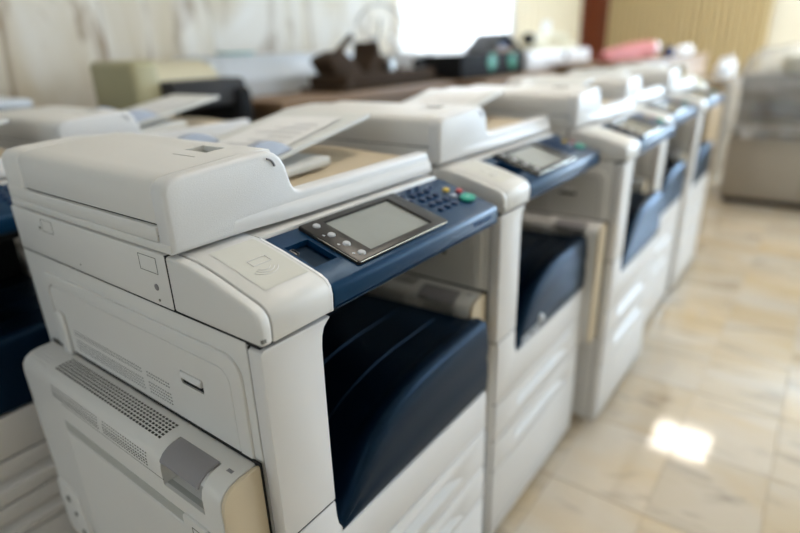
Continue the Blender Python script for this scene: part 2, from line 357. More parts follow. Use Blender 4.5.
# ================================================================ the printer
def make_printer():
    T = thing('multifunction_printer', 'x', 'printer')
    K = lambda n, b, m_, p=T: kid(n, b, m_, p)
    XR = 0.53
    def rrect(y0, y1, z0, z1, r, k=5):
        pts = []
        for cy, cz, a0 in ((y1-r, z1-r, 0), (y0+r, z1-r, 90), (y0+r, z0+r, 180), (y1-r, z0+r, 270)):
            for i in range(k+1):
                a = math.radians(a0+90*i/k); pts.append((cy+r*math.cos(a), cz+r*math.sin(a)))
        return pts
    # ---- carcass
    lsp = K('left_side_panel', box_bm(0.0, 0.06, 0.0225, 0.62, -0.83, -0.0030, 0.0025), CREAM)
    K('base_cabinet', box_bm(0.06, XR-0.002, 0.03, 0.615, -0.825, -0.452, 0.004), CREAM)
    K('rear_block', box_bm(0.06, XR-0.002, 0.43, 0.618, -0.45, -0.006, 0.004), CREAM)
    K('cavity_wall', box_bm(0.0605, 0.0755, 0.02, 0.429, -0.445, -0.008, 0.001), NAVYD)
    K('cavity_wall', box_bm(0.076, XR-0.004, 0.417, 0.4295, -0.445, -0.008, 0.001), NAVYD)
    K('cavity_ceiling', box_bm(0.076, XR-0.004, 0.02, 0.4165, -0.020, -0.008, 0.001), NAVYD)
    # ---- front column, L-shaped cover
    col = [(0.006, -0.008), (0.1125, -0.010), (0.106, -0.014), (0.0995, -0.020), (0.0955, -0.030), (0.0935, -0.045), (0.0925, -0.10), (0.0915, -0.20), (0.0912, -0.286), (0.0005, -0.286), (0.0005, -0.012)]
    K('front_column', prism_bm(col, 'y', -0.002, 0.0215, 0.004, 2, ang=0.9), CREAM2)
    K('front_column_corner', box_bm(0.0, 0.012, 0.006, 0.0215, -0.828, -0.289, 0.004), CREAM)
    cov = [(0.008, -0.289), (0.0912, -0.289), (0.0918, -0.315), (0.095, -0.336), (0.103, -0.348), (0.116, -0.3545), (0.30, -0.3545), (XR-0.004, -0.3545), (XR, -0.3585), (XR, -0.444), (0.008, -0.444)]
    K('front_cover', prism_bm(cov, 'y', -0.002, 0.03, 0.003, 2, ang=0.9), CREAM2)
    K('door_gap_shade', prism_bm(rrect(0.0575, 0.5465, -0.49, -0.0485, 0.0215), 'x', -0.0012, 0.0003), SEAM)  # dark plate painting the shade in the gap around the door
    K('body_gap_shade', box_bm(0.0015, 0.52, 0.0, 0.617, -0.0055, -0.0012), SEAM)  # near-black sheet for the shade between scanner and body
    K('shoulder_gap_shade', box_bm(0.0012, 0.1, 0.157, 0.162, 0.0, 0.0725), SEAM)  # strip coloured as the shade in the shoulder gap
    K('column_gap_shade', box_bm(0.004, 0.088, 0.0, 0.02, -0.2895, -0.2855), SEAM)  # shade in the column joint, put in as a dark strip
    K('column_gap_shade', box_bm(0.0022, 0.02, 0.020, 0.024, -0.82, -0.008), SEAM)  # same dark strip for shade along the column's side
    for zz in (-0.4457, -0.545, -0.632): K('drawer_gap_shade', box_bm(0.010, XR-0.002, 0.0025, 0.028, zz-0.0026, zz+0.0026), SEAM)  # shade between the drawers painted as dark strips
    # ---- drawers
    for k, (zt, zb, slot) in enumerate(((-0.4475, -0.5435, True), (-0.5465, -0.6305, True), (-0.6335, -0.83, False))):
        d = K('drawer', box_bm(0.008, XR, -0.002, 0.0295, zb, zt, 0.0035), CREAM2)
        if slot:
            zz = zt-0.030
            fb = bmesh.new(); A = [fb.verts.new(v_) for v_ in ((0.115, -0.004, zz), (0.45, -0.004, zz), (0.45, -0.004, zz-0.036), (0.115, -0.004, zz-0.036), (0.175, 0.016, zz-0.004), (0.39, 0.016, zz-0.004), (0.39, 0.016, zz-0.020), (0.175, 0.016, zz-0.020))]
            for q in ((0, 1, 2, 3), (4, 5, 6, 7), (0, 1, 5, 4), (1, 2, 6, 5), (2, 3, 7, 6), (3, 0, 4, 7)): fb.faces.new([A[w] for w in q])
            cut(d, fb)
        else:
            K('seam', box_bm(0.009, XR-0.001, -0.0023, 0.0, zb+0.028, zb+0.0295), LINE, d)
    # ---- navy output tray: one lofted shell
    top = [(0.0995, -0.335), (0.107, -0.3285), (0.125, -0.309), (0.145, -0.286), (0.165, -0.264), (0.19, -0.2425), (0.22, -0.2265), (0.26, -0.213), (0.305, -0.2035), (0.36, -0.1985), (0.45, -0.1965), (0.52, -0.1955), (0.529, -0.196)]
    rows = []
    for x, z in top:
        h = z+0.351; q = min(1, h/0.14)
        rows.append([(x, 0.4165, z-0.012*q-0.012), (x, 0.25, z-0.010*q-0.006), (x, 0.05, z-0.010*q), (x, 0.038, z-0.007*q), (x, 0.030, z-0.002*q), (x, 0.022, z), (x, 0.012, z-0.0015*q), (x, 0.005, z-0.006*q), (x, 0.001, z-0.014*q),
                     (x, -0.001, z-0.03*q), (x, -0.0035, z-0.06*q), (x, -0.001, z-0.082*q), (x, -0.0035, z-0.10*q), (x, -0.004, z-0.122*q), (x, -0.002, z-h*0.97), (x, 0.004, -0.3515), (x, 0.0295, -0.3515), (x, 0.0295, z-0.02*q-h*0.12)])
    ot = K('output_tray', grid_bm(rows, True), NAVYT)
    def ztop(x):
        for (a, za), (b, zb) in zip(top, top[1:]):
            if a <= x <= b: return za+(zb-za)*(x-a)/(b-a)
        return top[-1][1]
    for yy in (0.10, 0.19, 0.30):
        K('rib', tube_bm([(x, yy, ztop(x)-0.0095*min(1, (ztop(x)+0.351)/0.14)-0.003*(yy > 0.15)) for x in [0.125+0.37*i/18 for i in range(19)]], 0.0016, 6), NAVYT, ot)
    # ---- scanner section
    K('scanner_body', box_bm(0.0, 0.535, 0.1600, 0.62, -0.0015, 0.0735, 0.003), CREAM)
    prof = [(0.159, 0.0735), (0.115, 0.0705), (0.075, 0.0615), (0.035, 0.0505), (0.010, 0.0435), (0.0, 0.0385), (-0.0055, 0.031), (-0.0075, 0.020), (-0.0065, -0.002), (0.159, -0.0015)]
    K('shoulder_side', prism_bm([(y, z-0.001) if z > 0 else (y, z) for y, z in prof], 'x', 0.0005, 0.0165, 0.004, 3, ang=0.9), CREAM)
    sh = K('shoulder_cover', prism_bm(prof, 'x', 0.0172, 0.113, 0.0022, 2, ang=0.9), CREAM)
    K('front_rear_strip', box_bm(0.1135, 0.535, 0.1195, 0.160, 0.020, 0.0715, 0.003), CREAM)
    # flat patch with the moulded card mark on the shoulder
    def onprof(y, up=0.0):
        pts = sorted(prof[:5])
        for (a, za), (b, zb) in zip(pts, pts[1:]):
            if a <= y <= b: return za+(zb-za)*(y-a)/(b-a)+up
        return prof[0][1]+up
    ys = [0.022+0.1*i/8 for i in range(9)]
    K('card_reader_patch', grid_bm([[(0.036, y, onprof(y, 0.0006)), (0.104, y, onprof(y, 0.0006))] for y in ys]), mat('patch_plastic', (212, 210, 202), 0.35), sh)
    g = bmesh.new()
    for rr in (0.010, 0.015, 0.020):
        tube_bm([(0.067+rr*math.cos(a), 0.062-rr*math.sin(a)*0.9, onprof(0.062-rr*math.sin(a)*0.9, 0.0009)) for a in [0.5+0.22*i for i in range(11)]], 0.0006, 5, bm=g)
    tube_bm([(0.058, 0.066, onprof(0.066, 0.0009)), (0.085, 0.066, onprof(0.066, 0.0009)), (0.085, 0.078, onprof(0.078, 0.0009)), (0.058, 0.078, onprof(0.078, 0.0009)), (0.058, 0.066, onprof(0.066, 0.0009))], 0.0006, 5, bm=g)
    K('card_mark', g, CREAM2, sh)
    K('white_rim', prism_bm([(y, z+0.0006) for y, z in prof if z > 0 and y < 0.12] + [(-0.0065, -0.002), (0.0, -0.002), (0.0, 0.03), (0.07, 0.053), (0.115, 0.064)], 'x', 0.1085, 0.1137, 0.0008, 1), mat('white_rim', (240, 240, 242), 0.3), sh)
    K('badge', box_bm(0.0008, 0.0070, -0.0078, -0.004, 0.0035, 0.008, 0.0008), LINE, sh)
    # outlines and screws on the side of the scanner
    def outline(y0, y1, z0, z1, x=-0.0004, w=0.0007):
        b = bmesh.new()
        for a, c, d, e in ((y0, y1, z0, z0+w), (y0, y1, z1-w, z1), (y0, y0+w, z0, z1), (y1-w, y1, z0, z1)): box_bm(x, x+0.001, a, c, d, e, bm=b)
        return b
    K('cover_plate', outline(0.470, 0.508, 0.046, 0.066), LINE); K('cover_plate', outline(0.180, 0.221, 0.044, 0.066), LINE)
    for yy, zz, rr in ((0.190, 0.025, 0.0045), (0.189, 0.007, 0.0018), (0.516, 0.050, 0.003), (0.40, 0.012, 0.0012), (0.08, 0.0085, 0.0)):
        if rr: K('screw', cyl_bm((-0.0003, yy, zz), (1, 0, 0), rr, 0.0012, 14), LINE if rr < 0.004 else HANDLE)
    # ---- control panel (slope through (y -.004, z .032) and (y .118, z .067))
    SL = math.atan2(0.035, 0.122); n = Vector((0, -math.sin(SL), math.cos(SL)))
    def pp(x, y, up=0.0):
        v = Vector((x, y, 0.032+(y+0.004)*math.tan(SL))) + n*up; return v
    cp = [(0.1185, 0.0672), (-0.001, 0.0329), (-0.006, 0.0285), (-0.0085, 0.0215), (-0.0085, 0.0045), (-0.006, 0.0), (-0.002, -0.003), (0.006, -0.003), (0.06, 0.006), (0.1185, 0.018)]
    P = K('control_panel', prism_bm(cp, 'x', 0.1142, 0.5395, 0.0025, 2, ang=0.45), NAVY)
    K('panel_trim', box_bm(0.116, 0.538, -0.0098, -0.0072, 0.0005, 0.0025, 0.0005, 1), NAVYT, P)
    def plate(x0, x1, y0, y1, u0, u1, bev=0.0015):
        a0, a1, a2, a3 = pp(0, y0, u0), pp(0, y1, u0), pp(0, y1, u1), pp(0, y0, u1)
        return prism_bm([(v.y, v.z) for v in (a0, a1, a2, a3)], 'x', x0, x1, bev, 2)
    bz = K('bezel', plate(0.176, 0.392, 0.004, 0.114, -0.001, 0.0065, 0.0022), BEZEL, P)
    cut(bz, plate(0.214, 0.362, 0.0165, 0.103, 0.0025, 0.02, 0))
    K('screen', plate(0.2143, 0.3617, 0.0168, 0.1027, 0.002, 0.0032, 0), SCREEN, P)
    rim = bmesh.new()
    tube_bm([pp(0.177, 0.112, 0.0045), pp(0.1765, 0.008, 0.0045), pp(0.180, 0.0045, 0.0045), pp(0.388, 0.0042, 0.0045), pp(0.3915, 0.008, 0.0045)], 0.0008, 6, bm=rim)
    K('bezel_rim', rim, CHROME, P)
    for i, yy in enumerate((0.099, 0.071, 0.044, 0.0175)):
        K('round_button', cyl_bm(pp(0.196, yy, 0.0072), n, 0.0062 if i else 0.0058, 0.003, 20, r2=0.005, bev=0.0006), SILVER, P)
        if i: K('button_icon', box_bm(0.184, 0.1865, yy+0.001, yy+0.005, pp(0, yy, 0.0066).z-0.0006+0.001, pp(0, yy, 0.0066).z+0.0018), WHITEP, P)
    cut(P, plate(0.126, 0.168, 0.034, 0.088, -0.010, 0.02, 0))
    K('port_recess', plate(0.1265, 0.1675, 0.0345, 0.0875, -0.0105, -0.0085, 0), NAVYT, P)
    K('usb_port', plate(0.130, 0.137, 0.070, 0.083, -0.0088, -0.002, 0.0008), STEEL, P); K('usb_tongue', plate(0.132, 0.1355, 0.0695, 0.0815, -0.002, -0.0015, 0), BLACKP, P)
    for r in range(4):
        for c in range(3):
            K('number_key', cyl_bm(pp(0.424+0.021*c+0.001*r, 0.094-0.0185*r, 0.0015), n, 0.0074, 0.005, 18, r2=0.0064, bev=0.001, sx=1.0, sy=0.86), KEY, P)
    for a, b in ((0.404, 0.103), (0.404, 0.084), (0.437, 0.111), (0.462, 0.111), (0.484, 0.098)):
        K('function_key', cyl_bm(pp(a, b, 0.001), n, 0.0055, 0.004, 14, r2=0.0045, sx=1.2, sy=0.8), KEY, P)
        K('key_legend', box_bm(a-0.004, a+0.004, b+0.006, b+0.0072, pp(0, b+0.0066).z-0.0002, pp(0, b+0.0066).z+0.0006), WHITEP, P)
    for a, b, m_ in ((0.503, 0.078, YEL), (0.524, 0.063, RED), (0.494, 0.057, GREYK)):
        K('function_key', cyl_bm(pp(a, b, 0.0015), n, 0.0075, 0.005, 20, r2=0.0062, bev=0.001, sx=1.15, sy=0.85), m_, P)
    K('start_ring', cyl_bm(pp(0.511, 0.038, 0.0006), n, 0.0195, 0.003, 28, sx=1.12, sy=0.78), NAVYT, P)
    st = K('start_button', cyl_bm(pp(0.511, 0.038, 0.0025), n, 0.0178, 0.006, 28, r2=0.0155, bev=0.0015, sx=1.12, sy=0.78), GREEN, P)
    mt4 = Matrix.Translation(pp(0.5075, 0.0345, 0.0057)) @ Matrix.Rotation(SL, 4, 'X')
    b = bmesh.new(); vs = [b.verts.new(mt4 @ Vector(v)) for v in ((0, 0, 0), (0.007, 0.0035, 0), (0, 0.007, 0), (0.0025, 0.0035, 0))]; b.faces.new((vs[0], vs[1], vs[3])); b.faces.new((vs[1], vs[2], vs[3]))
    K('start_icon', b, WHITEP, P)
    mtx = Matrix.Translation((0.452, -0.0088, 0.0135)) @ Matrix.Rotation(math.pi/2, 4, 'X')
    K('lettering', text_bm('WorkCentre', 0.0115, mtx), LBLUE, P)
    # ---- document feeder
    base = K('feeder_base', box_bm(0.0, 0.537, 0.14, 0.607, 0.0765, 0.0885, 0.002), CREAM)
    K('feeder_side_skirt', box_bm(0.0, 0.012, 0.166, 0.607, 0.0885, 0.1085, 0.002), CREAM, base)
    K('feeder_rear_band', box_bm(0.19, 0.537, 0.565, 0.607, 0.0885, 0.126, 0.006), CREAM, base)
    bed = [[(x, y, 0.0895+0.012*max(0, (x-0.2)/0.33)**2 + 0.006*math.exp(-((y-0.37)/0.1)**2)) for y in (0.165, 0.23, 0.3, 0.37, 0.44, 0.5, 0.566)] for x in [0.19+0.345*i/8 for i in range(9)]]
    bb = grid_bm(bed); bmesh.ops.solidify(bb, geom=bb.faces[:], thickness=0.002)
    K('output_bed', bb, TANP, base)
    cap = [(0.001, 0.0775), (0.001, 0.150), (0.004, 0.159), (0.012, 0.1655), (0.03, 0.168), (0.10, 0.1725), (0.148, 0.1755), (0.160, 0.1745), (0.171, 0.1705), (0.180, 0.163), (0.1865, 0.152), (0.190, 0.140), (0.1945, 0.125), (0.200, 0.1165), (0.207, 0.1135), (0.216, 0.1125), (0.530, 0.1145), (0.537, 0.1100), (0.537, 0.0775)]
    fc = K('feeder_front_cap', prism_bm(cap, 'y', 0.1365, 0.166, 0.006, 3, ang=0.9), GRAIN)
    rws = []
    for k in range(17):
        xx = 0.03+0.506*k/16; q = max(0, min(1, (xx-0.03)/0.2)); q = q*q*(3-2*q)
        rws.append([(xx, 0.1385, 0.102), (xx, 0.1372-0.0030*q, 0.0965), (xx, 0.1382-0.0076*q, 0.0835), (xx, 0.1430-0.0110*q, 0.0776), (xx, 0.15, 0.0776), (xx, 0.15, 0.102)])
    K('front_flare', grid_bm([r+[r[0]] for r in rws]), CREAM2, fc)
    K('cap_mark', tube_bm([(0.152+0.014*math.cos(a), 0.1363-0.0005, 0.152+0.014*math.sin(a)) for a in [1.45-0.16*i for i in range(9)]], 0.0016, 6), HANDLE, fc)
    tc_ = [(0.003, 0.1105), (0.003, 0.152), (0.006, 0.160), (0.013, 0.1655), (0.03, 0.168), (0.10, 0.1725), (0.165, 0.1755), (0.185, 0.172), (0.192, 0.160), (0.190, 0.150), (0.180, 0.140), (0.165, 0.1105)]
    tcv = K('feeder_top_cover', prism_bm(tc_, 'y', 0.165, 0.543, 0.0025, 2, ang=0.9), CREAM)
    cut(tcv, box_bm(0.119, 0.150, 0.217, 0.268, 0.166, 0.2)); K('paper_window', box_bm(0.1195, 0.1495, 0.2175, 0.2675, 0.1635, 0.1665), mat('window_grey', (170, 172, 162), 0.2), tcv)
    K('cover_notch', box_bm(0.0945, 0.0957, 0.208, 0.258, 0.1718, 0.1724), LINE, tcv)
    rc = [(0.001, 0.0885), (0.001, 0.150), (0.004, 0.159), (0.012, 0.1655), (0.03, 0.168), (0.12, 0.172), (0.17, 0.168), (0.20, 0.150), (0.215, 0.126), (0.225, 0.0885)]
    K('feeder_rear_cap', prism_bm(rc, 'y', 0.544, 0.607, 0.008, 3, ang=0.9), CREAM)
    K('feeder_core', box_bm(0.006, 0.16, 0.166, 0.542, 0.0885, 0.1095), SEAM)
    K('step_seam', box_bm(0.0022, 0.004, 0.166, 0.192, 0.0955, 0.097), SEAM, base)
    # document input tray, its flap and the two width guides
    zt = lambda x: 0.128+(x-0.262)*(0.179-0.128)/(0.540-0.262)
    tp_ = [(0.185, zt(0.185)-0.010), (0.185, zt(0.185)), (0.35, zt(0.35)), (0.530, zt(0.53)), (0.540, zt(0.540)-0.001), (0.5425, zt(0.5425)-0.005), (0.5385, zt(0.54)-0.010), (0.35, zt(0.35)-0.010)]
    dt = K('document_tray', prism_bm(tp_, 'y', 0.279, 0.520, 0.002, 2, ang=0.8), TRAYP)
    for sgn, yy in ((1, 0.279), (-1, 0.480)):
        pts = [(0.205, zt(0.205)+0.001)]
        for i in range(13):
            t = i/12; xx = 0.205+0.125*t; pts.append((xx, zt(xx)+0.001+0.036*math.sin(math.pi*min(1, t*1.02))**0.7*(1-0.25*t)))
        pts.append((0.330, zt(0.330)+0.001))
        K('width_guide', prism_bm(pts, 'y', yy, yy+0.020, 0.003, 2, ang=0.9), GUIDE, dt)
    K('tray_flap', prism_bm([(0.19, 0.094), (0.19, 0.103), (0.395, 0.1195), (0.403, 0.118), (0.404, 0.106), (0.395, 0.103)], 'y', 0.262, 0.420, 0.002, 2, ang=0.7), TRAYP, dt)
    # ---- side door with latch and vents
    fr = K('door_surround', prism_bm(rrect(0.036, 0.566, -0.50, -0.028, 0.03), 'x', -0.004, 0.002, 0.0028, 2), CREAM)
    cut(fr, prism_bm(rrect(0.058, 0.546, -0.6, -0.049, 0.022), 'x', -0.02, -0.0005))
    sd = K('side_door', prism_bm(rrect(0.0598, 0.5442, -0.48, -0.0508, 0.0205), 'x', -0.0035, 0.001, 0.0012, 1), CREAM)
    cut(sd, prism_bm(rrect(0.120, 0.170, -0.1075, -0.0865, 0.003), 'x', -0.02, 0.01))
    cut(lsp, box_bm(-0.02, 0.012, 0.1215, 0.1685, -0.1065, -0.0875))
    K('latch', prism_bm([(-0.0045, -0.0875), (-0.0065, -0.092), (-0.0065, -0.0965), (-0.004, -0.099), (0.008, -0.0965), (0.008, -0.0875)], 'y', 0.1225, 0.1675, 0.0008, 1), CREAM2, sd)
    v = bmesh.new()
    def holes(y0, y1, rows_, w, gap, h, f):
        y = y0
        while y > y1:
            for r in rows_: f(y-w, y, r, h)
            y -= w+gap
    holes(0.485, 0.205, [-0.124, -0.1295, -0.141, -0.1465, -0.152, -0.1575], 0.0030, 0.0030, 0.0016, lambda a, b, r, h: box_bm(-0.0038, -0.003, a, b, r, r+h, bm=v) if not (0.262 < a < 0.272) else None)
    tag(K('vent_slots', v, VENT, sd), kind='stuff')
    K('hinge_bump', prism_bm(rrect(0.505, 0.535, -0.20, -0.095, 0.012), 'x', -0.010, -0.003, 0.003, 2), CREAM, sd)
    # ---- bypass tray module hanging on the left side
    pf = [(-0.0035, -0.1715), (-0.030, -0.1722), (-0.044, -0.1745), (-0.0545, -0.181), (-0.0605, -0.190), (-0.0625, -0.202), (-0.0625, -0.50), (-0.058, -0.53), (-0.0035, -0.53)]
    K('bypass_gap_shade', box_bm(-0.0042, -0.0025, 0.0215, 0.5915, -0.535, -0.1685), SEAM)  # dark sheet drawing the shade line between module and body
    by = K('bypass_tray', prism_bm(pf, 'y', 0.0305, 0.588, 0.004, 2, ang=0.7), CREAM)
    cut(by, prism_bm([(-0.0285, -0.15), (-0.0285, -0.19), (-0.036, -0.2255), (-0.10, -0.2285), (-0.10, -0.15)], 'y', 0.066, 0.156))
    K('bypass_pocket', box_bm(-0.058, -0.036, 0.0665, 0.1555, -0.2285, -0.2262), SHADEG, by)
    hn = [(-0.0275, -0.1712), (-0.040, -0.1718), (-0.049, -0.1740), (-0.0565, -0.1785), (-0.0620, -0.1850), (-0.0635, -0.1895), (-0.0610, -0.1905), (-0.0590, -0.1865), (-0.0540, -0.1815), (-0.047, -0.1775), (-0.0275, -0.1750)]
    K('handle', prism_bm(hn, 'y', 0.0700, 0.1545, 0.0012, 1, ang=0.9), HANDLE, by)
    K('bypass_end_cap', prism_bm([(x, z) for x, z in pf], 'y', 0.0225, 0.0303, 0.004, 2, ang=0.9), AGED, by)
    fd = K('fold_panel', prism_bm(rrect(0.052, 0.452, -0.56, -0.2715, 0.006), 'x', -0.0650, -0.0600, 0.0015, 1), CREAM, by)
    K('fold_gap_shade', box_bm(-0.0632, -0.0615, 0.055, 0.455, -0.2710, -0.2525), SHADEG, by)  # grey strip painted as the shadow in the fold recess
    K('fold_tab', prism_bm(rrect(0.065, 0.118, -0.300, -0.250, 0.006), 'x', -0.0662, -0.060, 0.001, 1), CREAM, by)
    K('fold_mark', outline(0.075, 0.098, -0.285, -0.262, -0.0668), LINE, by)
    K('pocket_mark', box_bm(-0.0330, -0.0250, 0.042, 0.052, -0.1724, -0.17215), HANDLE, by)
    K('edge_line', box_bm(-0.0628, -0.0620, 0.155, 0.448, -0.2185, -0.2178), LINE, by)
    v = bmesh.new()
    def surf(x):   # height of the module top at x
        p = pf[:6]
        for (a, za), (b, zb) in zip(p, p[1:]):
            if b <= x <= a: return za+(zb-za)*(x-a)/(b-a)
        return pf[0][1]
    y = 0.487; i = 0
    while y > 0.178:
        wdt = 0.0048
        for r in range(6):
            xx = -0.016-0.0052*r; z0 = surf(xx)
            box_bm(xx-0.0028, xx, y-wdt, y, z0-0.001, z0+0.0005, bm=v)
        y -= wdt+0.0032; i += 1
    y = 0.475
    while y > 0.19:
        for r in range(5):
            if abs(y-0.318) < 0.006: continue
            z0 = -0.1925-0.0046*r; xo = -0.0608-0.0017*min(1, r/2); box_bm(xo-0.0004, xo+0.001, y-0.0032, y, z0-0.0017, z0, bm=v)
        y -= 0.0064
    tag(K('vent_slots', v, VENT, by), kind='stuff')
    v = bmesh.new()
    for r in range(7):
        xx = -0.012-0.0062*r; box_bm(xx-0.0022, xx, 0.515, 0.575, surf(xx)-0.001, surf(xx)+0.0006, bm=v)
    tag(K('moulded_ribs', v, CREAM2, by), kind='stuff')
    K('hinge_foot', prism_bm(rrect(0.50, 0.592, -0.56, -0.435, 0.015), 'x', -0.0655, -0.055, 0.003, 2), CREAM, by)
    K('screw', cyl_bm((-0.0660, 0.553, -0.470), (1, 0, 0), 0.007, 0.003, 12), LINE, by); K('screw', cyl_bm((-0.0660, 0.535, -0.497), (1, 0, 0), 0.005, 0.003, 12), LINE, by); K('screw', cyl_bm((-0.0660, 0.522, -0.535), (1, 0, 0), 0.006, 0.003, 12), LINE, by)
    K('lower_side_cover', box_bm(-0.0025, 0.001, 0.03, 0.60, -0.82, -0.565, 0.001, 1), CREAM)
    # ---- casters
    for a in (0.07, 0.46):
        for b_ in (0.09, 0.55):
            K('caster', cyl_bm((a, b_, -ZF+0.0165), (0, 1, 0), 0.0162, 0.022, 16, bev=0.003), RUBBER)
    return T
proto = make_printer()
PR = [(0, 0, 'cream office printer at the free end of the front row, its whole vented side exposed'),
      (0.598, 0.016, 'cream office printer second in the front row, light maker badge on its navy tray lip'),
      (1.195, -0.038, 'cream office printer third in the front row, standing slightly forward of its neighbours'),
      (1.800, 0.008, 'cream office printer fourth in the front row, between third and last of that row'),
      (2.402, 0.0, 'cream office printer at the far end of the front row beside the plastic-wrapped machine'),
      (0.224, 0.79, 'cream office printer in the second row before the olive-beige plotter, paper on its feeder'),
      (-0.376, 0.735, 'mostly hidden cream office printer in the second row, behind the front row\'s free end')]
printers = []
for i, (ox, oy, lab) in enumerate(PR):
    o = proto if i == 0 else copy_tree(proto)
    o.location = W(ox, oy, -ZF); o['label'] = lab
    o['group'] = 'printers in the front row' if i < 5 else 'printers in the second row'
    printers.append(o)
# maker badge on the second printer's tray lip
mtx = Matrix.Translation((0.598+0.121, 0.016-0.0052, -0.343)) @ Matrix.Rotation(math.radians(-3), 4, 'Y') @ Matrix.Rotation(math.pi/2, 4, 'X')
kid('maker_lettering', text_bm('xerox', 0.040, mtx, 0.0006), WHITEP, printers[1])
b = bmesh.new(); bmesh.ops.create_uvsphere(b, u_segments=16, v_segments=10, radius=0.012, matrix=Matrix.Translation((0.598+0.226, 0.016-0.001, -0.318)))
kid('maker_emblem', b, WHITEP, printers[1])
# sheets lying on the feeders
def sheet(ox, oy, x0, x1, y0, y1, label, rz=0.0, lines=True):
    zt = lambda x: 0.128+(x-0.262)*(0.179-0.128)/(0.540-0.262)+0.0012
    cxm, cym = (x0+x1)/2, (y0+y1)/2
    def T(x, y, up=0.0):
        dx, dy = x-cxm, y-cym; X = cxm+dx*math.cos(rz)-dy*math.sin(rz); Y = cym+dx*math.sin(rz)+dy*math.cos(rz)
        return (ox+X, oy+Y, zt(X)+0.0015*math.sin(9*X)*math.cos(11*Y)+0.0015+up)
    n = 8
    b = grid_bm([[T(x0+(x1-x0)*i/n, y0+(y1-y0)*j/n) for j in range(n+1)] for i in range(n+1)])
    bmesh.ops.solidify(b, geom=b.faces[:], thickness=0.0006)
    t = obj('paper_sheet', b, PAPER, loc=(ox+x0, oy+y0, zt(x0)))
    tag(t, label, 'paper', 'sheets on the printer feeders')
    if lines:
        g = bmesh.new()
        for k in range(9):
            xx = x0+(x1-x0)*(0.12+0.085*k)
            vs = [g.verts.new(T(a, b2, 0.0012)) for a, b2 in ((xx, y0+0.02), (xx+0.006, y0+0.02), (xx+0.006, y1-0.03-0.03*(k % 3)), (xx, y1-0.03-0.03*(k % 3)))]; g.faces.new(vs)
        kid('print_lines', g, INK, t)
    return t
sheet(0, 0, 0.215, 0.49, 0.302, 0.474, 'printed white sheet on the feeder tray of the free-end front printer', 0.06)
sheet(0.598, 0.016, 0.215, 0.49, 0.302, 0.474, 'white sheet on the feeder tray of the second front-row printer', -0.05)
sheet(0.224, 0.79, 0.215, 0.48, 0.302, 0.474, 'white sheet on the feeder tray of the second-row printer by the plotter', 0.04)

# ================================================================ things behind
# wide plotter, olive beige with dark front
t = thing('wide_plotter', 'olive-beige wide plotter with dark front band behind the second-row printer', 'plotter', (1.02, 1.78, -ZF))
kid('end_housing', box_bm(0.79, 0.90, 1.60, 1.93, 0.0, 0.285, 0.025, 3), OLIVE, t)
rows = [[(x, 1.62+0.17-0.17*math.cos(a)*1.0, 0.205+0.075*math.sin(a)) for a in [math.pi*i/10 for i in range(11)]] for x in (0.902, 1.17)]
kid('roll_cover', grid_bm(rows, True), BEIGEP, t)
kid('front_band', box_bm(0.902, 1.25, 1.54, 1.97, 0.10, 0.206, 0.02, 2), DGREY, t)
kid('end_housing', box_bm(1.172, 1.26, 1.52, 1.98, -0.02, 0.17, 0.025, 3), BLACKP, t)
for xx in (0.85, 1.21):
    kid('stand_leg', box_bm(xx-0.04, xx+0.04, 1.72, 1.86, -ZF+0.04, 0.0, 0.008), DGREY, t)
    kid('stand_foot', box_bm(xx-0.035, xx+0.035, 1.55, 2.03, -ZF, -ZF+0.04, 0.008), DGREY, t)
# flat scanner on a cabinet at the marble wall
t = thing('storage_cabinet', 'cream two-door cabinet under the flat scanner by the marble wall', 'cabinet', (0.15, 1.85, -ZF))
kid('body', box_bm(-0.25, 0.52, 1.62, 2.1, -ZF+0.03, 0.12, 0.006), GREYB, t)
for a, b_ in ((-0.24, 0.13), (0.14, 0.51)):
    d = kid('door', box_bm(a, b_, 1.605, 1.619, -ZF+0.06, 0.10, 0.003), GREYB, t); kid('handle', tube_bm([(b_-0.05, 1.605, -0.2), (b_-0.05, 1.585, -0.2), (b_-0.05, 1.585, -0.3), (b_-0.05, 1.605, -0.3)], 0.005), STEEL, d)
kid('plinth', box_bm(-0.24, 0.51, 1.64, 2.09, -ZF, -ZF+0.03), DGREY, t)
t = thing('flatbed_scanner', 'flat grey scanner with pale lid lying on the cream cabinet', 'scanner', (0.2, 1.84, 0.12))
kid('body', box_bm(-0.12, 0.47, 1.65, 2.05, 0.1205, 0.152, 0.008), DGREY, t); kid('lid', box_bm(-0.115, 0.465, 1.655, 2.045, 0.153, 0.180, 0.008), LGREY, t)
# second plotter, pale grey
t = thing('pale_plotter', 'long pale grey plotter with closed sloping lid behind the brown machine', 'plotter', (1.8, 2.12, -ZF))
kid('body', prism_bm([(1.93, 0.05), (1.93, 0.17), (2.02, 0.275), (2.32, 0.285), (2.34, 0.05)], 'x', 1.40, 2.62, 0.015, 3), LGREY, t)
kid('lid', prism_bm([(1.925, 0.165), (2.015, 0.278), (2.30, 0.291), (2.30, 0.286), (2.02, 0.272), (1.935, 0.165)], 'x', 1.46, 2.56, 0.002, 1), mat('pale_blue_lid', (206, 214, 226), 0.3), t)
for xx in (1.55, 2.45): kid('stand_leg', box_bm(xx-0.04, xx+0.04, 2.06, 2.2, -ZF, 0.05, 0.008), DGREY, t)
tag(obj('folded_cloth', box_bm(1.63, 1.80, 2.14, 2.26, 0.2920, 0.303, 0.005, 2), TEAL, loc=(1.71, 2.2, 0.292)), 'small folded teal cloth on top of the pale grey plotter', 'cloth')
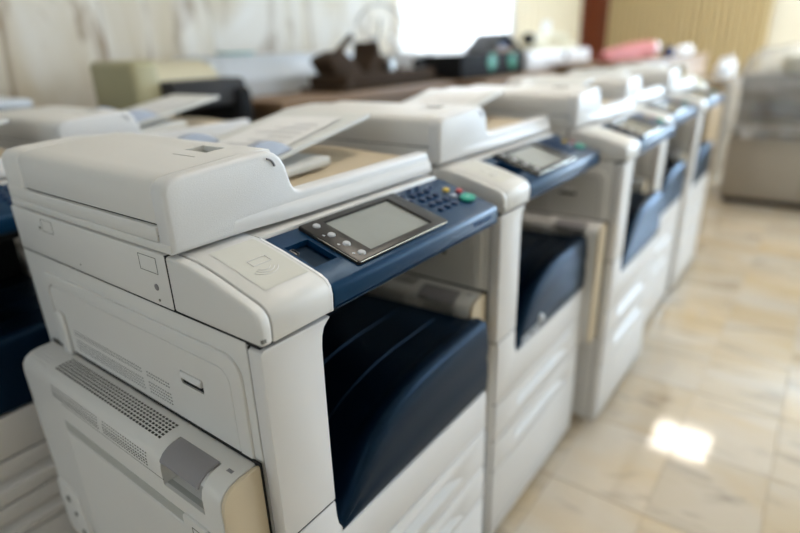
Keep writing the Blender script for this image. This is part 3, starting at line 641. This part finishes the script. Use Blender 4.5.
# bench
def table(x0, x1, y0, y1, zt, label, material):
    t = thing('work_table', label, 'table', ((x0+x1)/2, (y0+y1)/2, -ZF))
    kid('table_top', box_bm(x0, x1, y0, y1, zt-0.035, zt, 0.005), material, t)
    kid('apron', box_bm(x0+0.05, x1-0.05, y0+0.05, y1-0.05, zt-0.10, zt-0.036), material, t)
    for a in (x0+0.06, x1-0.06):
        for b_ in (y0+0.06, y1-0.06): kid('leg', box_bm(a-0.03, a+0.03, b_-0.03, b_+0.03, -ZF, zt-0.036, 0.004), material, t)
    return t
ZT = 0.095
table(1.36, 2.79, 1.46, 1.88, ZT, 'tan wooden work table carrying the brown iron machine', TAN)
table(2.795, 5.6, 1.25, 1.88, ZT, 'tan wooden work table carrying the black crate and white printer', TAN)
# old brown iron machine
t = thing('iron_machine', 'old brown iron machine with raised lever blocks and thin wire hoops', 'machine', (2.4, 1.66, ZT))
kid('bed', box_bm(1.86, 2.72, 1.56, 1.80, ZT+0.023, 0.178, 0.012), BROWNM, t)
kid('foot_rail', box_bm(1.82, 2.77, 1.53, 1.83, ZT+0.0005, ZT+0.022, 0.006), BROWNM, t)
kid('lever_block', prism_bm([(1.89, 0.17), (1.83, 0.25), (1.86, 0.27), (1.95, 0.295), (2.01, 0.25), (2.08, 0.20), (2.10, 0.17)], 'y', 1.61, 1.76, 0.012, 2), BROWNM, t)
kid('lever', tube_bm([(1.89, 1.65, 0.26), (1.98, 1.65, 0.315), (2.05, 1.65, 0.362)], 0.018, 10), BROWNM, t)
kid('carriage', prism_bm([(2.11, 0.17), (2.16, 0.24), (2.19, 0.27), (2.20, 0.335), (2.215, 0.335), (2.24, 0.265), (2.32, 0.25), (2.38, 0.21), (2.42, 0.17)], 'y', 1.60, 1.77, 0.008, 2), BROWNM, t)
kid('knob', cyl_bm((2.29, 1.58, 0.215), (0, 1, 0), 0.035, 0.04, 18, bev=0.006), STEEL, t)
kid('knob', cyl_bm((2.52, 1.55, 0.21), (0, 1, 0), 0.03, 0.05, 18, bev=0.006), BLACKP, t)
kid('knob', cyl_bm((1.895, 1.545, 0.15), (0, 1, 0), 0.04, 0.03, 18, bev=0.006), BROWNM, t)
kid('support_post', tube_bm([(2.30, 1.7, 0.24), (2.30, 1.7, 0.36)], 0.016, 10), STEEL, t)
kid('wire_hoop', tube_bm([(2.34+0.23*math.cos(a)*1.0+0.02, 1.69, 0.36+0.17*math.sin(a)) for a in [2.75-0.17*i for i in range(17)]], 0.007, 6), WIRE, t)
kid('wire_hoop', tube_bm([(2.27+0.10*math.sin(a), 1.70, 0.30+0.20*(1-math.cos(a))) for a in [0.15*i for i in range(10)]], 0.007, 6), WIRE, t)
kid('wire_spring', tube_bm([(2.44+0.02*i/2, 1.68+0.01*math.cos(i), 0.36-0.012*i+0.012*math.sin(i*1.9)) for i in range(14)], 0.012, 6), WHITEG, t)
# black crate with green discs
t = thing('black_crate', 'black crate with two round green discs on its side', 'crate', (3.28, 1.5, ZT))
kid('body', box_bm(2.83, 3.74, 1.44, 1.74, ZT, 0.245, 0.008), BLACKP, t)
for xx in (3.22, 3.52): kid('green_disc', cyl_bm((xx, 1.438, 0.19), (0, 1, 0), 0.055, 0.012, 24, bev=0.003), mat('green_disc', (20, 128, 100), 0.4), t)
t = thing('open_case', 'dark tent-shaped case with tan lining standing on the black crate', 'case', (3.58, 1.58, 0.2465))
kid('side_flap', prism_bm([(3.30, 0.2465), (3.52, 0.375), (3.535, 0.365), (3.325, 0.2465)], 'y', 1.48, 1.72, 0.002, 1), DGREY, t)
kid('side_flap', prism_bm([(3.80, 0.2465), (3.52, 0.375), (3.51, 0.362), (3.775, 0.2465)], 'y', 1.48, 1.72, 0.002, 1), DGREY, t)
kid('lining', box_bm(3.36, 3.74, 1.50, 1.70, 0.2468, 0.275, 0.01), TAN, t); kid('pouch', box_bm(3.45, 3.68, 1.52, 1.68, 0.2755, 0.31, 0.012), DBLUE, t)
# white printer with clutter on top
t = thing('desktop_printer', 'boxy glossy white desktop printer beside the black crate', 'printer', (4.5, 1.5, ZT))
kid('body', box_bm(3.77, 5.08, 1.42, 1.80, ZT, 0.245, 0.02, 3), WHITEG, t); kid('emblem', cyl_bm((4.5, 1.418, 0.19), (0, 1, 0), 0.035, 0.006, 18), DGREY, t)
kid('output_slot', box_bm(4.1, 4.95, 1.415, 1.43, 0.115, 0.135), DGREY, t)
t = thing('sewing_machine', 'small cream sewing machine lying on the white desktop printer', 'machine', (4.5, 1.6, 0.246))
kid('bed', box_bm(4.02, 5.0, 1.50, 1.72, 0.246, 0.29, 0.015), BEIGEP, t)
kid('arm', prism_bm([(4.15, 0.29), (4.15, 0.37), (4.25, 0.385), (4.8, 0.37), (4.95, 0.33), (4.95, 0.30), (4.75, 0.32), (4.45, 0.335), (4.40, 0.29)], 'y', 1.55, 1.68, 0.012, 2), BEIGEP, t)
kid('spool', cyl_bm((4.47, 1.6, 0.42), (0, 0, 1), 0.035, 0.10, 16, bev=0.006), WHITEG, t); kid('handwheel', cyl_bm((4.13, 1.6, 0.33), (1, 0, 0), 0.05, 0.04, 20, bev=0.008), DGREY, t)
tag(obj('sill_light_tub', lathe_bm((3.25, 2.13, 0.0), [(0.001, 0.0), (0.15, 0.0), (0.18, 0.25), (0.19, 0.255), (0.17, 0.25), (0.14, 0.01), (0.001, 0.01)]), WHITEG, loc=(3.25, 2.13, 0.0)), 'added round white tub standing in for light on the window sill', 'tub')  # added white tub, stands in for bright light on the sill
tag(obj('tub_stand', box_bm(3.0, 3.5, 1.92, 2.25, -ZF, -0.001, 0.01), GREYB, loc=(3.25, 2.08, -ZF)), 'low grey-beige cabinet under the added white tub', 'cabinet')
# long low cabinet at the far end with clutter
t = thing('low_cabinet', 'long tan wooden low cabinet along the far end carrying the pink bundle', 'cabinet', (5.1, 0.95, -ZF))
kid('body', box_bm(3.72, 6.6, 0.70, 1.18, -ZF, 0.12, 0.008), TAN, t); kid('top_board', box_bm(3.70, 6.62, 0.68, 1.20, 0.1205, 0.15, 0.004), TAN, t)
for k in range(6):
    d = kid('door', box_bm(3.75+0.47*k, 4.19+0.47*k, 0.685, 0.699, -ZF+0.06, 0.10, 0.003), TAN, t)
    kid('knob', cyl_bm((4.14+0.47*k, 0.678, -0.25), (0, 1, 0), 0.012, 0.016, 12), STEEL, d)
t = thing('pink_bundle', 'rolled pink cloth bundle with a white end on the low cabinet', 'bundle', (4.6, 0.95, 0.1505))
kid('roll', tube_bm([(3.95+1.35*i/10, 0.95, 0.212+0.02*i/10) for i in range(11)], [0.015, 0.028, 0.036, 0.042, 0.048, 0.053, 0.057, 0.060, 0.062, 0.061, 0.056], 18), PINK, t)
kid('white_end', tube_bm([(5.30, 0.95, 0.232), (5.40, 0.95, 0.233), (5.46, 0.95, 0.233)], [0.055, 0.052, 0.03], 18), WHITEG, t)
kid('base_fold', box_bm(3.98, 5.3, 0.90, 1.00, 0.1508, 0.20, 0.015), PINK, t)
for k, (xx, yy, rr, m_, lab) in enumerate(((5.12, 0.76, 0.05, DBLUE, 'dark blue glossy round pot standing in front of the pink bundle'), (5.62, 0.76, 0.048, WHITEG, 'glossy white round pot next to the dark blue pot'), (5.98, 0.78, 0.05, WHITEG, 'glossy white round pot nearest the beige pleated curtain'))):
    tag(obj('round_pot', lathe_bm((xx, yy, 0.1505), [(0.001, 0), (rr*0.7, 0), (rr, rr*0.5), (rr*1.02, rr), (rr*0.8, rr*1.5), (rr*0.4, rr*1.8), (0.001, rr*1.85)]), m_, loc=(xx, yy, 0.1505)), lab, 'pot')
# cardboard box and cabinet between the front row's end and the wrapped machine
t = thing('cardboard_box', 'upright tan cardboard box past the end of the front row', 'box', (3.30, 0.24, -ZF))
kid('carton', box_bm(3.05, 3.5, 0.06, 0.52, -ZF, -0.06, 0.004), CARD, t)
kid('flap', prism_bm([(3.04, -0.06), (3.045, -0.055), (2.97, 0.01), (2.965, 0.003)], 'y', 0.07, 0.51), CARD, t); kid('flap', prism_bm([(3.51, -0.06), (3.505, -0.055), (3.58, 0.01), (3.585, 0.003)], 'y', 0.07, 0.51), CARD, t)
kid('tape', box_bm(3.05, 3.5, 0.27, 0.31, -0.0598, -0.0592), BEIGEP, t)
t = thing('cloth_sack', 'lumpy cream cloth sack resting on the cardboard box', 'sack', (3.28, 0.28, -0.059))
rows = [[(3.28+(r*(1+0.12*math.sin(3*a+z*20)))*math.cos(a), 0.29+(r*(1+0.1*math.cos(2*a+z*30)))*math.sin(a)*0.85, -0.0585+z) for a in [2*math.pi*k/20 for k in range(21)]] for r, z in ((0.001, 0), (0.15, 0.0), (0.19, 0.04), (0.18, 0.10), (0.13, 0.15), (0.06, 0.175), (0.045, 0.19), (0.07, 0.215), (0.001, 0.21))]
b = grid_bm(rows); bmesh.ops.remove_doubles(b, verts=b.verts[:], dist=1e-5); kid('sack_body', b, BEIGEP, t, 60)
kid('tie_cord', tube_bm([(3.28+0.058*math.cos(a), 0.29+0.05*math.sin(a), 0.128) for a in [2*math.pi*k/14 for k in range(15)]], 0.006, 6), TAN, t)
t = thing('tan_cabinet', 'dull tan upright cabinet behind the wrapped copier holding two white bottles', 'cabinet', (5.0, 0.42, -ZF))
kid('body', box_bm(4.55, 5.65, 0.24, 0.62, -ZF, -0.02, 0.01), DTAN, t)
for a in (4.57, 5.11):
    d = kid('door', box_bm(a, a+0.52, 0.226, 0.239, -ZF+0.05, -0.05, 0.004), DTAN, t); kid('handle', tube_bm([(a+0.46, 0.226, -0.3), (a+0.46, 0.21, -0.3), (a+0.46, 0.21, -0.4), (a+0.46, 0.226, -0.4)], 0.005), STEEL, d)
for k, (xx, yy, lab) in enumerate(((5.0, 0.32, 'white round-shouldered bottle on the dull tan cabinet nearer the cardboard box'), (5.42, 0.32, 'white round-shouldered bottle on the dull tan cabinet nearer the beige curtain'))):
    o = thing('bottle', lab, 'bottle', (xx, yy, -0.0195), 'white bottles on the dull tan cabinet')
    kid('bottle_body', lathe_bm((xx, yy, -0.0195), [(0.001, 0), (0.042, 0), (0.045, 0.01), (0.045, 0.09), (0.035, 0.12), (0.02, 0.13), (0.02, 0.145), (0.001, 0.145)]), WHITEG, o)
    kid('cap', cyl_bm((xx, yy, 0.1365), (0, 0, 1), 0.022, 0.022, 14, bev=0.003), WHITEG, o)
# ---- plastic-wrapped machine by the far end of the aisle
t = thing('wrapped_copier', 'large grey-beige copier under clear plastic film at the far end of the aisle', 'copier', (4.72, -0.33, -ZF))
kid('base', box_bm(4.34, 5.05, -0.85, 0.105, -ZF+0.045, -0.36, 0.012), GREYB, t)
kid('plinth', box_bm(4.38, 5.02, -0.82, 0.08, -ZF, -ZF+0.044), BLACKP, t)
for a, b_ in ((-0.84, -0.385), (-0.375, 0.095)): kid('door', box_bm(4.329, 4.339, a, b_, -ZF+0.07, -0.38, 0.003), GREYB, t)
kid('slot', box_bm(4.36, 5.0, -0.83, 0.09, -0.36, -0.325), DGREY, t)
kid('shelf', box_bm(4.30, 4.62, -0.80, 0.10, -0.325, -0.29, 0.008), GREYB, t)
kid('upper_body', box_bm(4.40, 5.03, -0.85, 0.09, -0.29, -0.06, 0.015), UPB, t)
kid('output_gap', box_bm(4.392, 4.41, -0.70, 0.0, -0.25, -0.13), DGREY, t)
kid('scanner', box_bm(4.36, 5.04, -0.86, 0.09, -0.058, 0.05, 0.015), UPB, t)
kid('feeder', box_bm(4.40, 5.0, -0.80, -0.12, 0.051, 0.17, 0.03, 3), BEIGEP, t)
FILM = bpy.data.materials.new('plastic_film'); FILM.use_nodes = True
nt = FILM.node_tree; nt.nodes.remove(nt.nodes['Principled BSDF']); tr = nt.nodes.new('ShaderNodeBsdfTransparent'); gl = nt.nodes.new('ShaderNodeBsdfGlossy'); gl.inputs['Roughness'].default_value = 0.22
df = nt.nodes.new('ShaderNodeBsdfDiffuse'); df.inputs[0].default_value = (0.5, 0.51, 0.53, 1)
a1 = nt.nodes.new('ShaderNodeMixShader'); a1.inputs[0].default_value = 0.7; a2 = nt.nodes.new('ShaderNodeMixShader'); a2.inputs[0].default_value = 0.33
nt.links.new(gl.outputs[0], a1.inputs[1]); nt.links.new(df.outputs[0], a1.inputs[2]); nt.links.new(tr.outputs[0], a2.inputs[1]); nt.links.new(a1.outputs[0], a2.inputs[2]); nt.links.new(a2.outputs[0], nt.nodes['Material Output'].inputs[0])
rows = []; NU, NV = 60, 60
# film: wraps from low on the near face, over the top, down the far face
path = [(4.24, -0.36), (4.25, -0.2), (4.27, -0.05), (4.29, 0.06), (4.335, 0.16), (4.42, 0.21), (4.60, 0.235), (4.85, 0.23), (5.02, 0.19), (5.09, 0.05), (5.10, -0.3)]
def along(t):
    f = t*(len(path)-1); i = min(int(f), len(path)-2); f -= i
    return path[i][0]+(path[i+1][0]-path[i][0])*f, path[i][1]+(path[i+1][1]-path[i][1])*f
for i in range(NU+1):
    r = []
    for j in range(NV+1):
        px_, pz = along(i/NU); yy = -0.95+1.09*j/NV
        e = max(0, (yy-0.02)/0.12); topf = max(0, min(1, (pz+0.1)/0.3))
        nz = noise.noise(Vector((px_*9, yy*7, pz*9)))*0.026 + noise.noise(Vector((px_*22, yy*19, pz*22)))*0.014
        drop = 0.16*e**2*topf + 0.05*max(0, (yy+0.15)/0.3)*topf
        mid = 4.68
        r.append((px_ + nz*(-1 if px_ < mid else 1), yy + 0.4*nz, pz - drop + nz*0.8*topf))
    rows.append(r)
b = grid_bm(rows)
fo = obj('plastic_film', b, FILM, loc=(4.7, -0.35, 0.2), smooth=25)
tag(fo, 'crumpled clear plastic film draped over the grey-beige copier', 'plastic film')
